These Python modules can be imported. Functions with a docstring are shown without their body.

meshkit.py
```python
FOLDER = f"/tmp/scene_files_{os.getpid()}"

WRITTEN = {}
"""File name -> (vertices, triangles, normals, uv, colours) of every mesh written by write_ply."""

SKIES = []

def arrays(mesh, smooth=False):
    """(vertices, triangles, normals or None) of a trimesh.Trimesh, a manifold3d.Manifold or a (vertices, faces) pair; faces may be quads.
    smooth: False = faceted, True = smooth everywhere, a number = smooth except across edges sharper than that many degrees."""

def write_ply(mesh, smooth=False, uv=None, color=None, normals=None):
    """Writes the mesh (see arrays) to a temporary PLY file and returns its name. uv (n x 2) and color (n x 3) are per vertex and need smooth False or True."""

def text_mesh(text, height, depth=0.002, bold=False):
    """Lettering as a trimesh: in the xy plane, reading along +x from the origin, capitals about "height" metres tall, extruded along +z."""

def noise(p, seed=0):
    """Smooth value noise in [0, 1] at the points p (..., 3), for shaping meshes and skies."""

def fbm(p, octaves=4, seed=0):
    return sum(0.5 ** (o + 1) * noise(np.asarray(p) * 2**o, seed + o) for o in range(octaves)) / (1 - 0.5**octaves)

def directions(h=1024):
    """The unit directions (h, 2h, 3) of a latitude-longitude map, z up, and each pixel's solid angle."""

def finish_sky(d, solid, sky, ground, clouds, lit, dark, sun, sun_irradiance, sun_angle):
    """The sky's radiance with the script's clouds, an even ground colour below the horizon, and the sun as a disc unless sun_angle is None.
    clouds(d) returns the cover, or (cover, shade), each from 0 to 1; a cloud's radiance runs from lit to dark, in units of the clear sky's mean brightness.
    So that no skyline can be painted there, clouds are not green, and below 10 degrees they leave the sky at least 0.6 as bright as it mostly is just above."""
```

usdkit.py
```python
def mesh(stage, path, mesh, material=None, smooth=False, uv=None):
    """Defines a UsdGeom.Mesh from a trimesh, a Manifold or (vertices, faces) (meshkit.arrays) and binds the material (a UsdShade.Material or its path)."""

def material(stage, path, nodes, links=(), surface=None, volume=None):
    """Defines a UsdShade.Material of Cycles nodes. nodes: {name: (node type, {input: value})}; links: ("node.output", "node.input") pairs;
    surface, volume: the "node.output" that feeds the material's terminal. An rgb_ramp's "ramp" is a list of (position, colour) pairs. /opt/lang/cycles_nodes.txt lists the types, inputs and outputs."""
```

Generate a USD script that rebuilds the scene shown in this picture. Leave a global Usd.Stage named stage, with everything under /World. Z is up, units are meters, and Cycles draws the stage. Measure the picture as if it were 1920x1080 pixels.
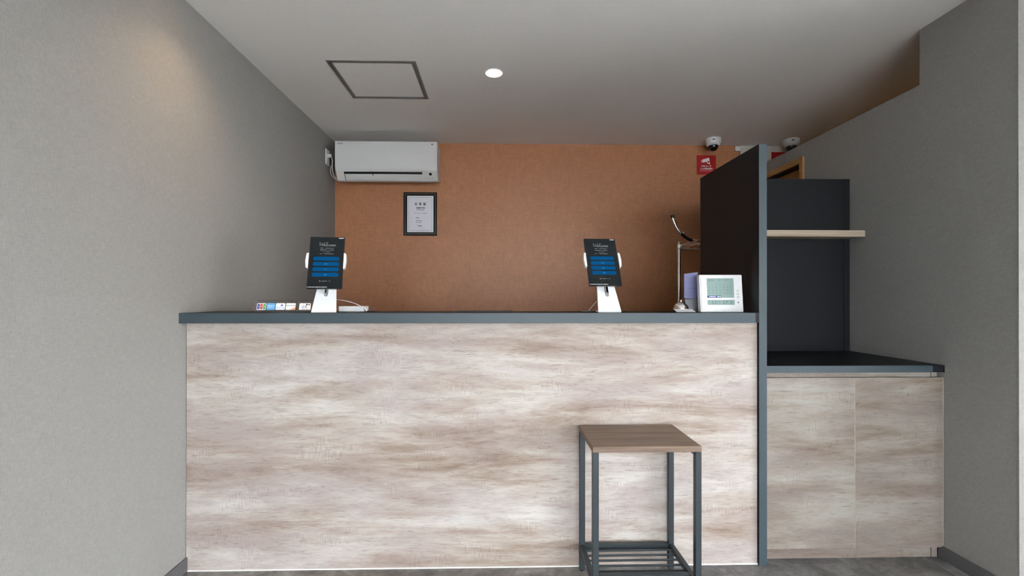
import math, random
import numpy as np, trimesh
from shapely import affinity
from shapely.geometry import LineString, Polygon, Point, box as sbox
from shapely.ops import unary_union
from pxr import Usd, UsdGeom, UsdLux, UsdShade, Gf, Sdf
import usdkit, meshkit

random.seed(7)
stage = Usd.Stage.CreateInMemory()
UsdGeom.SetStageUpAxis(stage, UsdGeom.Tokens.z)
UsdGeom.SetStageMetersPerUnit(stage, 1.0)
UsdGeom.Xform.Define(stage, '/World')
UsdGeom.Scope.Define(stage, '/World/Looks')

# ------------------------------------------------------------------ camera, sky, exposure
H = 2.4
EYE = 1.1543
F_PX, YAW, PITCH, ROLL, SHX, SHY = 880.0, 0.0229, 0.0023, -0.0005, -5.77, 15.05
cam = UsdGeom.Camera.Define(stage, '/World/camera')
AP = 36.0
cam.CreateHorizontalApertureAttr(AP)
cam.CreateVerticalApertureAttr(AP * 1080 / 1920)
cam.CreateFocalLengthAttr(AP * F_PX / 1920)
cam.CreateHorizontalApertureOffsetAttr(-SHX * AP / 1920)
cam.CreateVerticalApertureOffsetAttr(SHY * AP / 1920)
cam.CreateClippingRangeAttr(Gf.Vec2f(0.05, 1000))
cam.CreateExposureAttr(0.0)
fwd = np.array([math.sin(YAW) * math.cos(PITCH), math.cos(YAW) * math.cos(PITCH), math.sin(PITCH)])
right0 = np.array([math.cos(YAW), -math.sin(YAW), 0.0])
up0 = np.cross(right0, fwd)
right = right0 * math.cos(ROLL) - up0 * math.sin(ROLL)
up = np.cross(right, fwd)
m = np.eye(4); m[0, :3] = right; m[1, :3] = up; m[2, :3] = -fwd; m[3, :3] = (0, 0, EYE)
cam.AddTransformOp().Set(Gf.Matrix4d(*m.ravel().tolist()))

SKY = (0.96, 0.985, 1.02)
SKY_STRENGTH = 4.6
LAMP, LAMP_LEFT = 190.0, 460.0     # downlight emission
CORRIDOR_LAMP = 480.0
dome = UsdLux.DomeLight.Define(stage, '/World/sky')
dome.CreateColorAttr(Gf.Vec3f(*SKY))
dome.CreateIntensityAttr(SKY_STRENGTH)

# ------------------------------------------------------------------ room numbers
XL, XR, DB = -1.3136, 1.9629, 3.8089
DC = 2.0072                     # counter front
WX0, WX1, WZ = -1.0, 2.8, 1.88   # front glazing
YF = -2.6                       # front wall (behind the camera)
XE = 3.1                        # lobby right end
Y_END, Y_PART = 1.7255, 2.1406  # right wall: free end, start of the low part
Z_PART = 2.1437
T = 0.1

# ------------------------------------------------------------------ materials
def mat(name, nodes, links=(), surface='p.BSDF'):
    return usdkit.material(stage, '/World/Looks/' + name, nodes, links, surface=surface)

def plain(name, color, rough=0.5, metal=0.0, spec=0.5, **kw):
    return mat(name, {'p': ('principled_bsdf', dict(base_color=color, roughness=rough, metallic=metal, specular_ior_level=spec, **kw))})

def wallpaper(name, color, var=0.10, bump=0.25, rough=0.85, spec=0.25, blotch=0.0, fine=(300, 45), bl=26.0):
    lo = tuple(c * (1 - var) for c in color); hi = tuple(min(1, c * (1 + var)) for c in color)
    return mat(name, {
        'g': ('geometry', {}),
        'mv': ('mapping', {'scale': (fine[0], fine[0], fine[1])}), 'mh': ('mapping', {'scale': (fine[1], fine[1], fine[0])}),
        'nv': ('noise_texture', {'scale': 1.0, 'detail': 2.0, 'roughness': 0.6}),
        'nh': ('noise_texture', {'scale': 1.0, 'detail': 2.0, 'roughness': 0.6}),
        'nb': ('noise_texture', {'scale': bl, 'detail': 5.0, 'roughness': 0.7}),
        'mx': ('mix', {'mix_type': 'mix', 'fac': 0.5}),
        'mx2': ('mix', {'mix_type': 'mix', 'fac': 0.25 + blotch}),
        'r': ('rgb_ramp', {'ramp': [(0.30, lo), (0.5, color), (0.70, hi)]}),
        'b': ('bump', {'strength': bump, 'distance': 0.004}),
        'p': ('principled_bsdf', {'roughness': rough, 'specular_ior_level': spec})},
        [('g.position', 'mv.vector'), ('g.position', 'mh.vector'), ('mv.vector', 'nv.vector'), ('mh.vector', 'nh.vector'), ('g.position', 'nb.vector'),
         ('nv.fac', 'mx.color1'), ('nh.fac', 'mx.color2'), ('mx.color', 'mx2.color1'), ('nb.fac', 'mx2.color2'), ('mx2.color', 'r.fac'), ('r.color', 'p.base_color'),
         ('mx2.color', 'b.height'), ('b.normal', 'p.normal')])

def whitewash(name, shift=(0, 0, 0), gain=1.0, warm=0.0):
    c = lambda a: tuple(x * gain * k for x, k in zip(a, (1 + warm * .3, 1 - warm * .2, 1 - warm)))
    return mat(name, {
        'g': ('geometry', {}),
        'm1': ('mapping', {'location': shift, 'scale': (1.15, 1.15, 8.0)}),
        'm2': ('mapping', {'location': shift, 'scale': (16.0, 16.0, 150)}),
        'm3': ('mapping', {'location': (shift[0] + 7, shift[1], shift[2] + 3), 'scale': (2.2, 2.2, 6.5)}),
        'm4': ('mapping', {'location': shift, 'rotation': (0, 0.30, 0), 'scale': (210, 1, 26)}),
        'm5': ('mapping', {'location': shift, 'scale': (5.0, 5.0, 11.0)}),
        'n1': ('noise_texture', {'scale': 1.0, 'detail': 8.0, 'roughness': 0.66, 'distortion': 0.3}),
        'n2': ('noise_texture', {'scale': 1.0, 'detail': 5.0, 'roughness': 0.65, 'distortion': 1.4}),
        'n3': ('noise_texture', {'scale': 1.0, 'detail': 5.0, 'roughness': 0.6}),
        'n4': ('noise_texture', {'scale': 1.0, 'detail': 1.0}),
        'n5': ('noise_texture', {'scale': 1.0, 'detail': 3.0, 'roughness': 0.6}),
        'r1': ('rgb_ramp', {'ramp': [(0.32, c((0.26, 0.185, 0.145))), (0.41, c((0.40, 0.32, 0.265))), (0.48, c((0.52, 0.455, 0.40))), (0.55, c((0.62, 0.58, 0.535))), (0.63, c((0.70, 0.685, 0.645))), (0.72, c((0.64, 0.645, 0.615)))]}),
        'r2': ('rgb_ramp', {'ramp': [(0.27, (0.52, 0.49, 0.47)), (0.40, (0.85, 0.84, 0.83)), (0.49, (1, 1, 1)), (0.75, (1.05, 1.05, 1.05))]}),
        'r3': ('rgb_ramp', {'ramp': [(0.42, (0, 0, 0)), (0.66, (0.85, 0.85, 0.85))]}),
        'r4': ('rgb_ramp', {'ramp': [(0.34, (0.85, 0.85, 0.85)), (0.48, (1, 1, 1)), (0.62, (1.09, 1.09, 1.09))]}),
        'r5': ('rgb_ramp', {'ramp': [(0.54, (0, 0, 0)), (0.62, (1, 1, 1))]}),
        'x1': ('mix', {'mix_type': 'multiply', 'fac': 0.85}),
        'x2': ('mix', {'mix_type': 'mix', 'color2': c((0.46, 0.392, 0.37))}),
        'x3': ('mix', {'mix_type': 'multiply'}),
        'b': ('bump', {'strength': 0.12, 'distance': 0.002}),
        'p': ('principled_bsdf', {'roughness': 0.55, 'specular_ior_level': 0.3})},
        [('g.position', f'm{i}.vector') for i in range(1, 6)] + [(f'm{i}.vector', f'n{i}.vector') for i in range(1, 6)] + [(f'n{i}.fac', f'r{i}.fac') for i in range(1, 6)] +
        [('r3.color', 'x2.fac'), ('r1.color', 'x2.color1'), ('x2.color', 'x1.color1'), ('r2.color', 'x1.color2'),
         ('r5.color', 'x3.fac'), ('x1.color', 'x3.color1'), ('r4.color', 'x3.color2'), ('x3.color', 'p.base_color'), ('n2.fac', 'b.height'), ('b.normal', 'p.normal')])

def grained(name, dark, light, axis=0, fine=90, rough=0.5):
    s = [fine, fine, fine]; s[axis] = 3.0
    return mat(name, {
        'g': ('geometry', {}), 'm1': ('mapping', {'scale': tuple(s)}),
        'n1': ('noise_texture', {'scale': 1.0, 'detail': 5.0, 'roughness': 0.6, 'distortion': 0.3}),
        'r1': ('rgb_ramp', {'ramp': [(0.30, dark), (0.70, light)]}),
        'p': ('principled_bsdf', {'roughness': rough, 'specular_ior_level': 0.35})},
        [('g.position', 'm1.vector'), ('m1.vector', 'n1.vector'), ('n1.fac', 'r1.fac'), ('r1.color', 'p.base_color')])

def stone(name, tone, seed):
    c = lambda k: tuple(k * t for t in tone)
    return mat(name, {
        'g': ('geometry', {}), 'm1': ('mapping', {'location': (seed * 3.7, seed * 1.9, seed), 'scale': (1, 1, 1)}),
        'n1': ('noise_texture', {'scale': 7.0, 'detail': 8.0, 'roughness': 0.68, 'distortion': 0.8}),
        'n2': ('noise_texture', {'scale': 34.0, 'detail': 6.0, 'roughness': 0.7}),
        'r1': ('rgb_ramp', {'ramp': [(0.30, c(0.45)), (0.46, c(0.9)), (0.56, c(1.25)), (0.70, c(2.0))]}),
        'r2': ('rgb_ramp', {'ramp': [(0.3, (0.75, 0.75, 0.75)), (0.7, (1.2, 1.2, 1.2))]}),
        'x': ('mix', {'mix_type': 'multiply', 'fac': 1.0}),
        'p': ('principled_bsdf', {'roughness': 0.42, 'specular_ior_level': 0.4})},
        [('g.position', 'm1.vector'), ('m1.vector', 'n1.vector'), ('m1.vector', 'n2.vector'), ('n1.fac', 'r1.fac'), ('n2.fac', 'r2.fac'),
         ('r1.color', 'x.color1'), ('r2.color', 'x.color2'), ('x.color', 'p.base_color')])

def emit(name, color, strength):
    return mat(name, {'e': ('emission', {'color': color, 'strength': strength})}, surface='e.emission')

def pane(name, rough=0.0, tint=(1, 1, 1), ior=1.45):
    return mat(name, {'f': ('fresnel', {'IOR': ior}), 't': ('transparent_bsdf', {'color': tint}), 'gl': ('glossy_bsdf', {'color': (1, 1, 1), 'roughness': rough}),
                      'x': ('mix_closure', {})}, [('f.fac', 'x.fac'), ('t.BSDF', 'x.closure1'), ('gl.BSDF', 'x.closure2')], surface='x.closure')

M = {}
M['grey_paper'] = wallpaper('grey_wallpaper', (0.283, 0.279, 0.268), var=0.15, bump=0.45, blotch=-0.12)
M['orange_paper'] = wallpaper('copper_wallpaper', (0.45, 0.196, 0.092), var=0.20, bump=0.5, rough=0.45, spec=0.5, blotch=0.1, fine=(75, 16), bl=11.0)
M['white_paper'] = wallpaper('white_wallpaper', (0.62, 0.61, 0.58), var=0.04)
M['ceiling'] = wallpaper('ceiling_paper', (0.85, 0.845, 0.82), var=0.03, bump=0.12)
M['baseboard'] = plain('baseboard_vinyl', (0.10, 0.10, 0.105), 0.5)
M['wash'] = whitewash('whitewashed_laminate', gain=0.775)
M['shaded_wash_cab'] = whitewash('whitewashed_laminate_cabinet_shaded', shift=(3.3, 0, 1.45), gain=0.42, warm=0.07)  # same laminate as the counter, gain lowered to paint in the weaker light here
M['shaded_wash_cab2'] = whitewash('whitewashed_laminate_door_shaded', shift=(5.9, 0, 1.45), gain=0.42, warm=0.07)  # second door, likewise darkened in colour for the dimmer corner
M['caulk'] = plain('white_caulk', (0.8, 0.79, 0.77), 0.6)
M['black_lam'] = plain('black_laminate', (0.012, 0.0138, 0.0165), 0.5, spec=0.2)
M['edge_band'] = plain('slate_edge_band', (0.042, 0.063, 0.076), 0.45, spec=0.4)
M['oak'] = grained('pale_oak_shelf', (0.34, 0.27, 0.20), (0.50, 0.42, 0.33))
M['walnut'] = grained('walnut_seat', (0.115, 0.075, 0.052), (0.235, 0.17, 0.125), fine=60)
M['steel_paint'] = plain('slate_painted_steel', (0.024, 0.034, 0.040), 0.4, spec=0.4)
M['door_wood'] = grained('honey_door_wood', (0.32, 0.17, 0.06), (0.50, 0.28, 0.11), axis=1)
M['door_leaf'] = grained('brown_door_leaf', (0.20, 0.10, 0.035), (0.33, 0.17, 0.06), axis=2)
M['white_plastic'] = plain('white_plastic', (0.74, 0.75, 0.76), 0.35)
M['gloss_white'] = plain('glossy_white_plastic', (0.70, 0.71, 0.71), 0.12, spec=0.5)
M['ac_body'] = plain('air_conditioner_plastic', (0.69, 0.69, 0.68), 0.35)
M['white_metal'] = plain('white_painted_metal', (0.80, 0.83, 0.86), 0.4)
M['dark'] = plain('dark_void', (0.012, 0.012, 0.012), 0.7)
M['black_plastic'] = plain('black_plastic', (0.015, 0.015, 0.016), 0.3)
M['black_gloss'] = plain('black_gloss', (0.008, 0.008, 0.009), 0.06)
M['frame_black'] = plain('frame_black', (0.006, 0.006, 0.006), 0.5, spec=0.15)
M['reflector'] = plain('satin_reflector', (0.55, 0.54, 0.52), 0.25, metal=1.0)
M['chrome'] = plain('chrome', (0.86, 0.85, 0.83), 0.16, metal=1.0)
M['alu'] = plain('brushed_aluminium', (0.42, 0.42, 0.41), 0.35, metal=1.0)
M['white_print'] = plain('white_print', (0.85, 0.85, 0.85), 0.6)
M['grey_print'] = plain('grey_print', (0.25, 0.25, 0.27), 0.6)
M['black_print'] = plain('black_print', (0.02, 0.02, 0.022), 0.6)
M['paper'] = plain('certificate_paper', (0.74, 0.74, 0.80), 0.6)
M['red'] = plain('red_sign', (0.45, 0.003, 0.006), 0.45)
M['lavender'] = plain('lavender_leaflet', (0.165, 0.175, 0.33), 0.6)
M['lavender_dark'] = plain('lavender_leaflet_print', (0.10, 0.11, 0.22), 0.6)
M['lcd'] = plain('lcd_green', (0.25, 0.36, 0.335), 0.25)
M['lcd_ink'] = plain('lcd_ink', (0.085, 0.15, 0.14), 0.4)
M['blue_ink'] = plain('blue_label', (0.015, 0.05, 0.22), 0.4)
M['clear'] = pane('clear_acrylic', 0.03, (0.93, 0.94, 0.95))
M['window_glass'] = pane('window_glass')
M['frame_glass'] = pane('frame_glass', 0.01, ior=1.35)
M['screen'] = mat('tablet_screen', {'p': ('principled_bsdf', {'base_color': (0.006, 0.007, 0.008), 'roughness': 0.10, 'specular_ior_level': 0.22, 'emission_color': (0.006, 0.009, 0.010), 'emission_strength': 1.0})})
M['button'] = emit('screen_blue', (0.003, 0.088, 0.25), 1.0)
M['screen_text'] = emit('screen_text', (0.34, 0.36, 0.36), 1.0)
M['screen_white'] = emit('screen_white', (0.8, 0.8, 0.8), 1.0)
M['lamp'] = emit('lamp_warm', (1.0, 0.74, 0.50), LAMP)
M['lamp_left'] = emit('lamp_warm_left', (1.0, 0.68, 0.43), LAMP_LEFT)
M['lamp_dim'] = emit('lamp_corridor', (1.0, 0.55, 0.25), CORRIDOR_LAMP)
M['pavement'] = stone('outside_pavement', (0.52, 0.515, 0.50), 9)
M['hatch_metal'] = plain('hatch_frame_metal', (0.21, 0.21, 0.20), 0.5, metal=0.3)
M['rubber'] = plain('grey_rubber_pad', (0.05, 0.05, 0.05), 0.7)
M['sky_blue'] = plain('print_sky_blue', (0.10, 0.40, 0.75), 0.5)
M['pale_blue'] = plain('print_pale_blue', (0.62, 0.76, 0.90), 0.5)
M['orange'] = plain('print_orange', (0.85, 0.35, 0.15), 0.5)
M['print_blue'] = plain('print_blue', (0.03, 0.07, 0.30), 0.5)
M['print_red'] = plain('print_red', (0.60, 0.03, 0.06), 0.5)
M['print_green'] = plain('print_green', (0.05, 0.35, 0.08), 0.5)
TILES = [stone(f'floor_stone_{i}', t, i + 1) for i, t in enumerate([(0.150, 0.148, 0.146), (0.185, 0.181, 0.176), (0.125, 0.124, 0.130), (0.165, 0.153, 0.143), (0.20, 0.198, 0.194)])]

# ------------------------------------------------------------------ helpers
used = {}
def numbered(parent, name):
    k = (parent, name); n = used.get(k, -1) + 1; used[k] = n
    return name if n == 0 else f'{name}_{n:03d}'

class Thing:
    def __init__(s, path, loc): s.path, s.loc = path, np.array(loc, float)

def tag(prim, **kw):
    for k, v in kw.items():
        if v: prim.SetCustomDataByKey(k, v)

def thing(name, label, cat=None, loc=(0, 0, 0), group=None, kind=None):
    p = '/World/' + numbered('/World', name)
    x = UsdGeom.Xform.Define(stage, p); x.AddTranslateOp().Set(Gf.Vec3d(*map(float, loc)))
    tag(x.GetPrim(), label=label, category=cat, group=group, kind=kind)
    return Thing(p, loc)

def part(parent, name, mesh, material, label=None, smooth=30, kind=None):
    """a mesh given in world coordinates under a thing (or under a part)"""
    p = parent.path + '/' + numbered(parent.path, name)
    if hasattr(mesh, 'to_mesh'):
        mm = mesh.to_mesh(); mesh = trimesh.Trimesh(mm.vert_properties[:, :3], mm.tri_verts)
    mesh = mesh.copy(); mesh.apply_translation(-parent.loc)
    g = usdkit.mesh(stage, p, mesh, M[material] if isinstance(material, str) else material, smooth=smooth)
    tag(g.GetPrim(), label=label, kind=kind)
    return Thing(p, parent.loc)

def solo(name, mesh, material, label=None, cat=None, kind=None, group=None, smooth=30):
    p = '/World/' + numbered('/World', name)
    g = usdkit.mesh(stage, p, mesh, M[material] if isinstance(material, str) else material, smooth=smooth)
    tag(g.GetPrim(), label=label, category=cat, kind=kind, group=group)
    return Thing(p, (0, 0, 0))

cat = trimesh.util.concatenate
def B(x0, x1, y0, y1, z0, z1, bev=0.0):
    """box, optionally with chamfered edges"""
    if bev <= 0:
        b = trimesh.creation.box((x1 - x0, y1 - y0, z1 - z0)); b.apply_translation(((x0 + x1) / 2, (y0 + y1) / 2, (z0 + z1) / 2)); return b
    pts = []
    for X, sx in ((x0, 1), (x1, -1)):
        for Y, sy in ((y0, 1), (y1, -1)):
            for Z, sz in ((z0, 1), (z1, -1)):
                pts += [(X, Y + sy * bev, Z + sz * bev), (X + sx * bev, Y, Z + sz * bev), (X + sx * bev, Y + sy * bev, Z)]
    return trimesh.convex.convex_hull(np.array(pts))

def extr(poly, a, b, plane='xy'):
    """extrude a shapely polygon from a to b along the axis left over. xy: along z; xz: along y; yz: along x"""
    ms = []
    for g in getattr(poly, 'geoms', [poly]):
        if g.is_empty or g.area < 1e-12: continue
        ms.append(trimesh.creation.extrude_polygon(g, b - a, engine='earcut'))
    mm = cat(ms); v = mm.vertices
    if plane == 'xy': mm.vertices = np.c_[v[:, 0], v[:, 1], v[:, 2] + a]
    elif plane == 'xz': mm.vertices = np.c_[v[:, 0], v[:, 2] + a, v[:, 1]]; mm.invert()
    else: mm.vertices = np.c_[v[:, 2] + a, v[:, 0], v[:, 1]]
    return mm

def rrect(w, h, r, cx=0, cy=0):
    return sbox(cx - w / 2 + r, cy - h / 2 + r, cx + w / 2 - r, cy + h / 2 - r).buffer(r, quad_segs=5)

def spline(pts, n=8):
    p = np.array(pts, float)
    if len(p) < 3: return p
    p = np.vstack([2 * p[0] - p[1], p, 2 * p[-1] - p[-2]]); out = []
    for i in range(1, len(p) - 2):
        for t in np.linspace(0, 1, n, endpoint=False):
            a, b, c, d = p[i - 1:i + 3]
            out.append(0.5 * (2 * b + (c - a) * t + (2 * a - 5 * b + 4 * c - d) * t * t + (3 * b - a - 3 * c + d) * t ** 3))
    return np.vstack([out, p[-2]])

def tube(pts, r, sides=10, smooth=True):
    p = spline(pts) if smooth else np.array(pts, float)
    d = np.gradient(p, axis=0); d /= np.linalg.norm(d, axis=1)[:, None]
    u = np.cross(d[0], [0.3, 0.2, 0.93]); u /= np.linalg.norm(u); rings = []
    for i in range(len(p)):
        u = u - d[i] * (u @ d[i]); u /= np.linalg.norm(u); w = np.cross(d[i], u)
        a = np.linspace(0, 2 * np.pi, sides, endpoint=False)
        rings.append(p[i] + r * (np.cos(a)[:, None] * u + np.sin(a)[:, None] * w))
    n = len(p); v = np.vstack(rings + [p[:1], p[-1:]]); f = []
    for i in range(n - 1):
        for j in range(sides):
            k = (j + 1) % sides; a, b, c, e = i * sides + j, i * sides + k, (i + 1) * sides + k, (i + 1) * sides + j
            f += [(a, b, c), (a, c, e)]
    for j in range(sides):
        k = (j + 1) % sides
        f += [(n * sides, k, j), (n * sides + 1, (n - 1) * sides + j, (n - 1) * sides + k)]
    mm = trimesh.Trimesh(v, f, process=False); mm.fix_normals(); return mm

def rod(a, b, r, sides=12): return tube([a, b], r, sides, smooth=False)

def lathe(profile, centre, n=40):
    mm = trimesh.creation.revolve(np.array(profile, float), sections=n); mm.apply_translation(centre); return mm

def text2d(s, h, cx=None, x=0.0, y=0.0):
    """lettering as a mesh in the xy plane, 0.0004 thick"""
    t = meshkit.text_mesh(s, h, 0.0004)
    if cx is not None: t.apply_translation((cx - t.bounds[:, 0].mean(), y, 0))
    else: t.apply_translation((x, y, 0))
    return t

def flat(poly, depth=0.0004): return extr(poly, 0, depth)

def strokes(lines, w, sx=1.0, sy=1.0, ox=0.0, oy=0.0):
    return unary_union([LineString([(ox + sx * a, oy + sy * b) for a, b in l]).buffer(w / 2, quad_segs=2) for l in lines])

def place(mesh, origin, ux, uy):
    """put a mesh drawn in the xy plane onto the plane of ux, uy at origin; its thickness points to ux x uy"""
    ux, uy = np.array(ux, float), np.array(uy, float); ux /= np.linalg.norm(ux); uy /= np.linalg.norm(uy)
    mm = mesh.copy(); v = mm.vertices
    mm.vertices = np.array(origin) + v[:, :1] * ux + v[:, 1:2] * uy + v[:, 2:] * np.cross(ux, uy); return mm

def facing(mesh, x, y, z): return place(mesh, (x, y, z), (1, 0, 0), (0, 0, 1))   # drawn on a plane that faces -y

GLYPH = {
 '防': [[(.12, 0), (.12, 1)], [(.12, 1), (.35, .95), (.2, .7), (.35, .45), (.15, .4)], [(.7, 1), (.7, .85)], [(.45, .8), (1, .8)], [(.65, .8), (.6, .3), (.42, .02)], [(.65, .55), (.92, .55), (.88, .1), (.75, .05)]],
 '犯': [[(.35, 1), (.05, .75)], [(.1, 1), (.3, .6), (.3, .1), (.2, .05)], [(.3, .55), (.02, .3)], [(.5, .9), (.9, .9), (.88, .5), (.75, .5)], [(.5, .9), (.5, .1), (1, .1), (1, .25)]],
 'カ': [[(.1, .7), (.9, .7), (.82, .1), (.65, .05)], [(.45, 1), (.42, .5), (.1, .05)]],
 'メ': [[(.75, .95), (.5, .4), (.1, .05)], [(.25, .7), (.8, .25)]],
 'ラ': [[(.2, .95), (.8, .95)], [(.1, .65), (.9, .65), (.75, .3), (.35, .02)]],
 '2': [[(.2, .8), (.5, 1), (.8, .75), (.2, 0), (.85, 0)]],
 '4': [[(.65, 0), (.65, 1), (.1, .3), (.9, .3)]],
 '時': [[(.05, .9), (.35, .9), (.35, .2), (.05, .2), (.05, .9)], [(.05, .55), (.35, .55)], [(.5, .85), (.95, .85)], [(.72, 1), (.72, .62)], [(.42, .62), (1, .62)], [(.45, .4), (1, .4)], [(.82, .6), (.82, .05), (.7, .05)], [(.55, .28), (.64, .16)]],
 '間': [[(.1, 0), (.1, 1), (.42, 1), (.42, .62), (.1, .62)], [(.58, .62), (.58, 1), (.9, 1), (.9, 0), (.8, 0)], [(.58, .62), (.9, .62)], [(.32, .5), (.68, .5), (.68, .1), (.32, .1), (.32, .5)], [(.32, .3), (.68, .3)]],
 '録': [[(.25, 1), (.05, .7)], [(.25, 1), (.45, .75)], [(.1, .65), (.4, .65)], [(.08, .42), (.42, .42)], [(.25, .65), (.25, .08)], [(.05, .05), (.45, .08)], [(.58, .92), (.9, .92), (.9, .6)], [(.58, .76), (.9, .76)], [(.5, .6), (1, .6)], [(.75, .6), (.75, .05), (.65, .05)], [(.55, .4), (.95, .1)], [(.95, .42), (.55, .12)]],
 '画': [[(.05, 1), (.95, 1)], [(.25, .82), (.75, .82), (.75, .25), (.25, .25), (.25, .82)], [(.25, .53), (.75, .53)], [(.5, 1), (.5, .25)], [(.05, .75), (.05, .05), (.95, .05), (.95, .75)]],
 '中': [[(.1, .8), (.9, .8), (.9, .35), (.1, .35), (.1, .8)], [(.5, 1), (.5, 0)]],
 '会': [[(.5, 1), (0, .6)], [(.5, 1), (1, .6)], [(.3, .62), (.7, .62)], [(.15, .42), (.85, .42)], [(.45, .42), (.2, .08), (.85, .12)], [(.68, .28), (.88, .02)]],
 '員': [[(.3, 1), (.7, 1), (.7, .83), (.3, .83), (.3, 1)], [(.2, .73), (.8, .73), (.8, .22), (.2, .22), (.2, .73)], [(.2, .56), (.8, .56)], [(.2, .39), (.8, .39)], [(.38, .2), (.1, 0)], [(.62, .2), (.9, 0)]],
 '証': [[(.22, 1), (.22, .92)], [(.02, .82), (.42, .82)], [(.08, .66), (.38, .66)], [(.08, .5), (.38, .5)], [(.08, .34), (.38, .34), (.38, .04), (.08, .04), (.08, .34)], [(.5, .95), (1, .95)], [(.75, .95), (.75, .05)], [(.75, .5), (.98, .5)], [(.58, .55), (.58, .05)], [(.46, .05), (1, .05)]],
}
def glyphs(s, h, gap=0.2, w=None, cx=0.0, y=0.0):
    """Japanese lettering drawn stroke by stroke, centred at cx"""
    w = w or h * 0.11; step = h * (1 + gap); x0 = cx - (step * len(s) - h * gap) / 2
    return unary_union([strokes(GLYPH[c], w, h, h, x0 + i * step, y) for i, c in enumerate(s)])

def dashes(rng, width, h, cx, y, fill=0.8):
    """a line of print too small to read: short strokes of uneven width"""
    x = cx - width / 2; out = []
    while x < cx + width / 2:
        w = rng.uniform(0.6, 2.0) * h
        if rng.random() < fill: out.append(sbox(x, y + rng.uniform(0, .25) * h, x + w, y + h * rng.uniform(.8, 1)))
        x += w + 0.35 * h
    return unary_union(out)

# ------------------------------------------------------------------ the setting
S = dict(kind='structure')
# floor: slab and stone-look tiles
fl = thing('floor', 'dark grey stone-look tiled floor in front of the counter', **S)
part(fl, 'slab', B(XL - T, XE + T, YF - T, DB + T, -0.12, -0.004), TILES[0])
TS, X0, rngt = 0.457, -0.8455, random.Random(5)
floor_area = unary_union([sbox(XL, YF, XR, DC + 0.06), sbox(XR, YF, XE, Y_END)])
for i in range(-2, 12):
    for j in range(-9, 2):
        off = 0.5 * (i % 2)
        x0 = X0 + i * TS; y0 = 2.004 + (j - 1 + off) * TS if i % 2 == 0 else 2.004 - TS / 2 + j * TS - 0
        r = sbox(x0, y0, x0 + TS, y0 + TS).intersection(floor_area)
        if r.is_empty or r.area < 0.002 or r.geom_type != 'Polygon': continue
        r = r.buffer(-0.0007, join_style=2)
        if r.is_empty or r.geom_type != 'Polygon': continue
        part(fl, 'tile', extr(r, -0.004, 0.0), TILES[rngt.randrange(5)], smooth=False)

# ceiling with openings for the lamps and the hatch
LAMPS = [(-0.0248, 2.607), (-1.00, 1.90), (-0.0248, 0.45), (2.4, 0.45)]
COR = (2.75, 2.75)
HX, HY, HW = -0.9076, 2.4854, 0.4698
cp = sbox(XL - T, YF - T, XE + T, DB + T)
for (x, y) in LAMPS + [COR]: cp = cp.difference(Point(x, y).buffer(0.049, quad_segs=12))
cp = cp.difference(sbox(HX + 0.004, HY + 0.004, HX + HW - 0.004, HY + HW - 0.004))
solo('ceiling', extr(cp, H, H + 0.1), 'ceiling', 'flat light grey papered ceiling', **S)
solo('ceiling_void', B(XL - T, XE + T, YF - T, DB + T, H + 0.1, H + 0.2), 'dark', 'dark board above the ceiling', **S)

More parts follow.
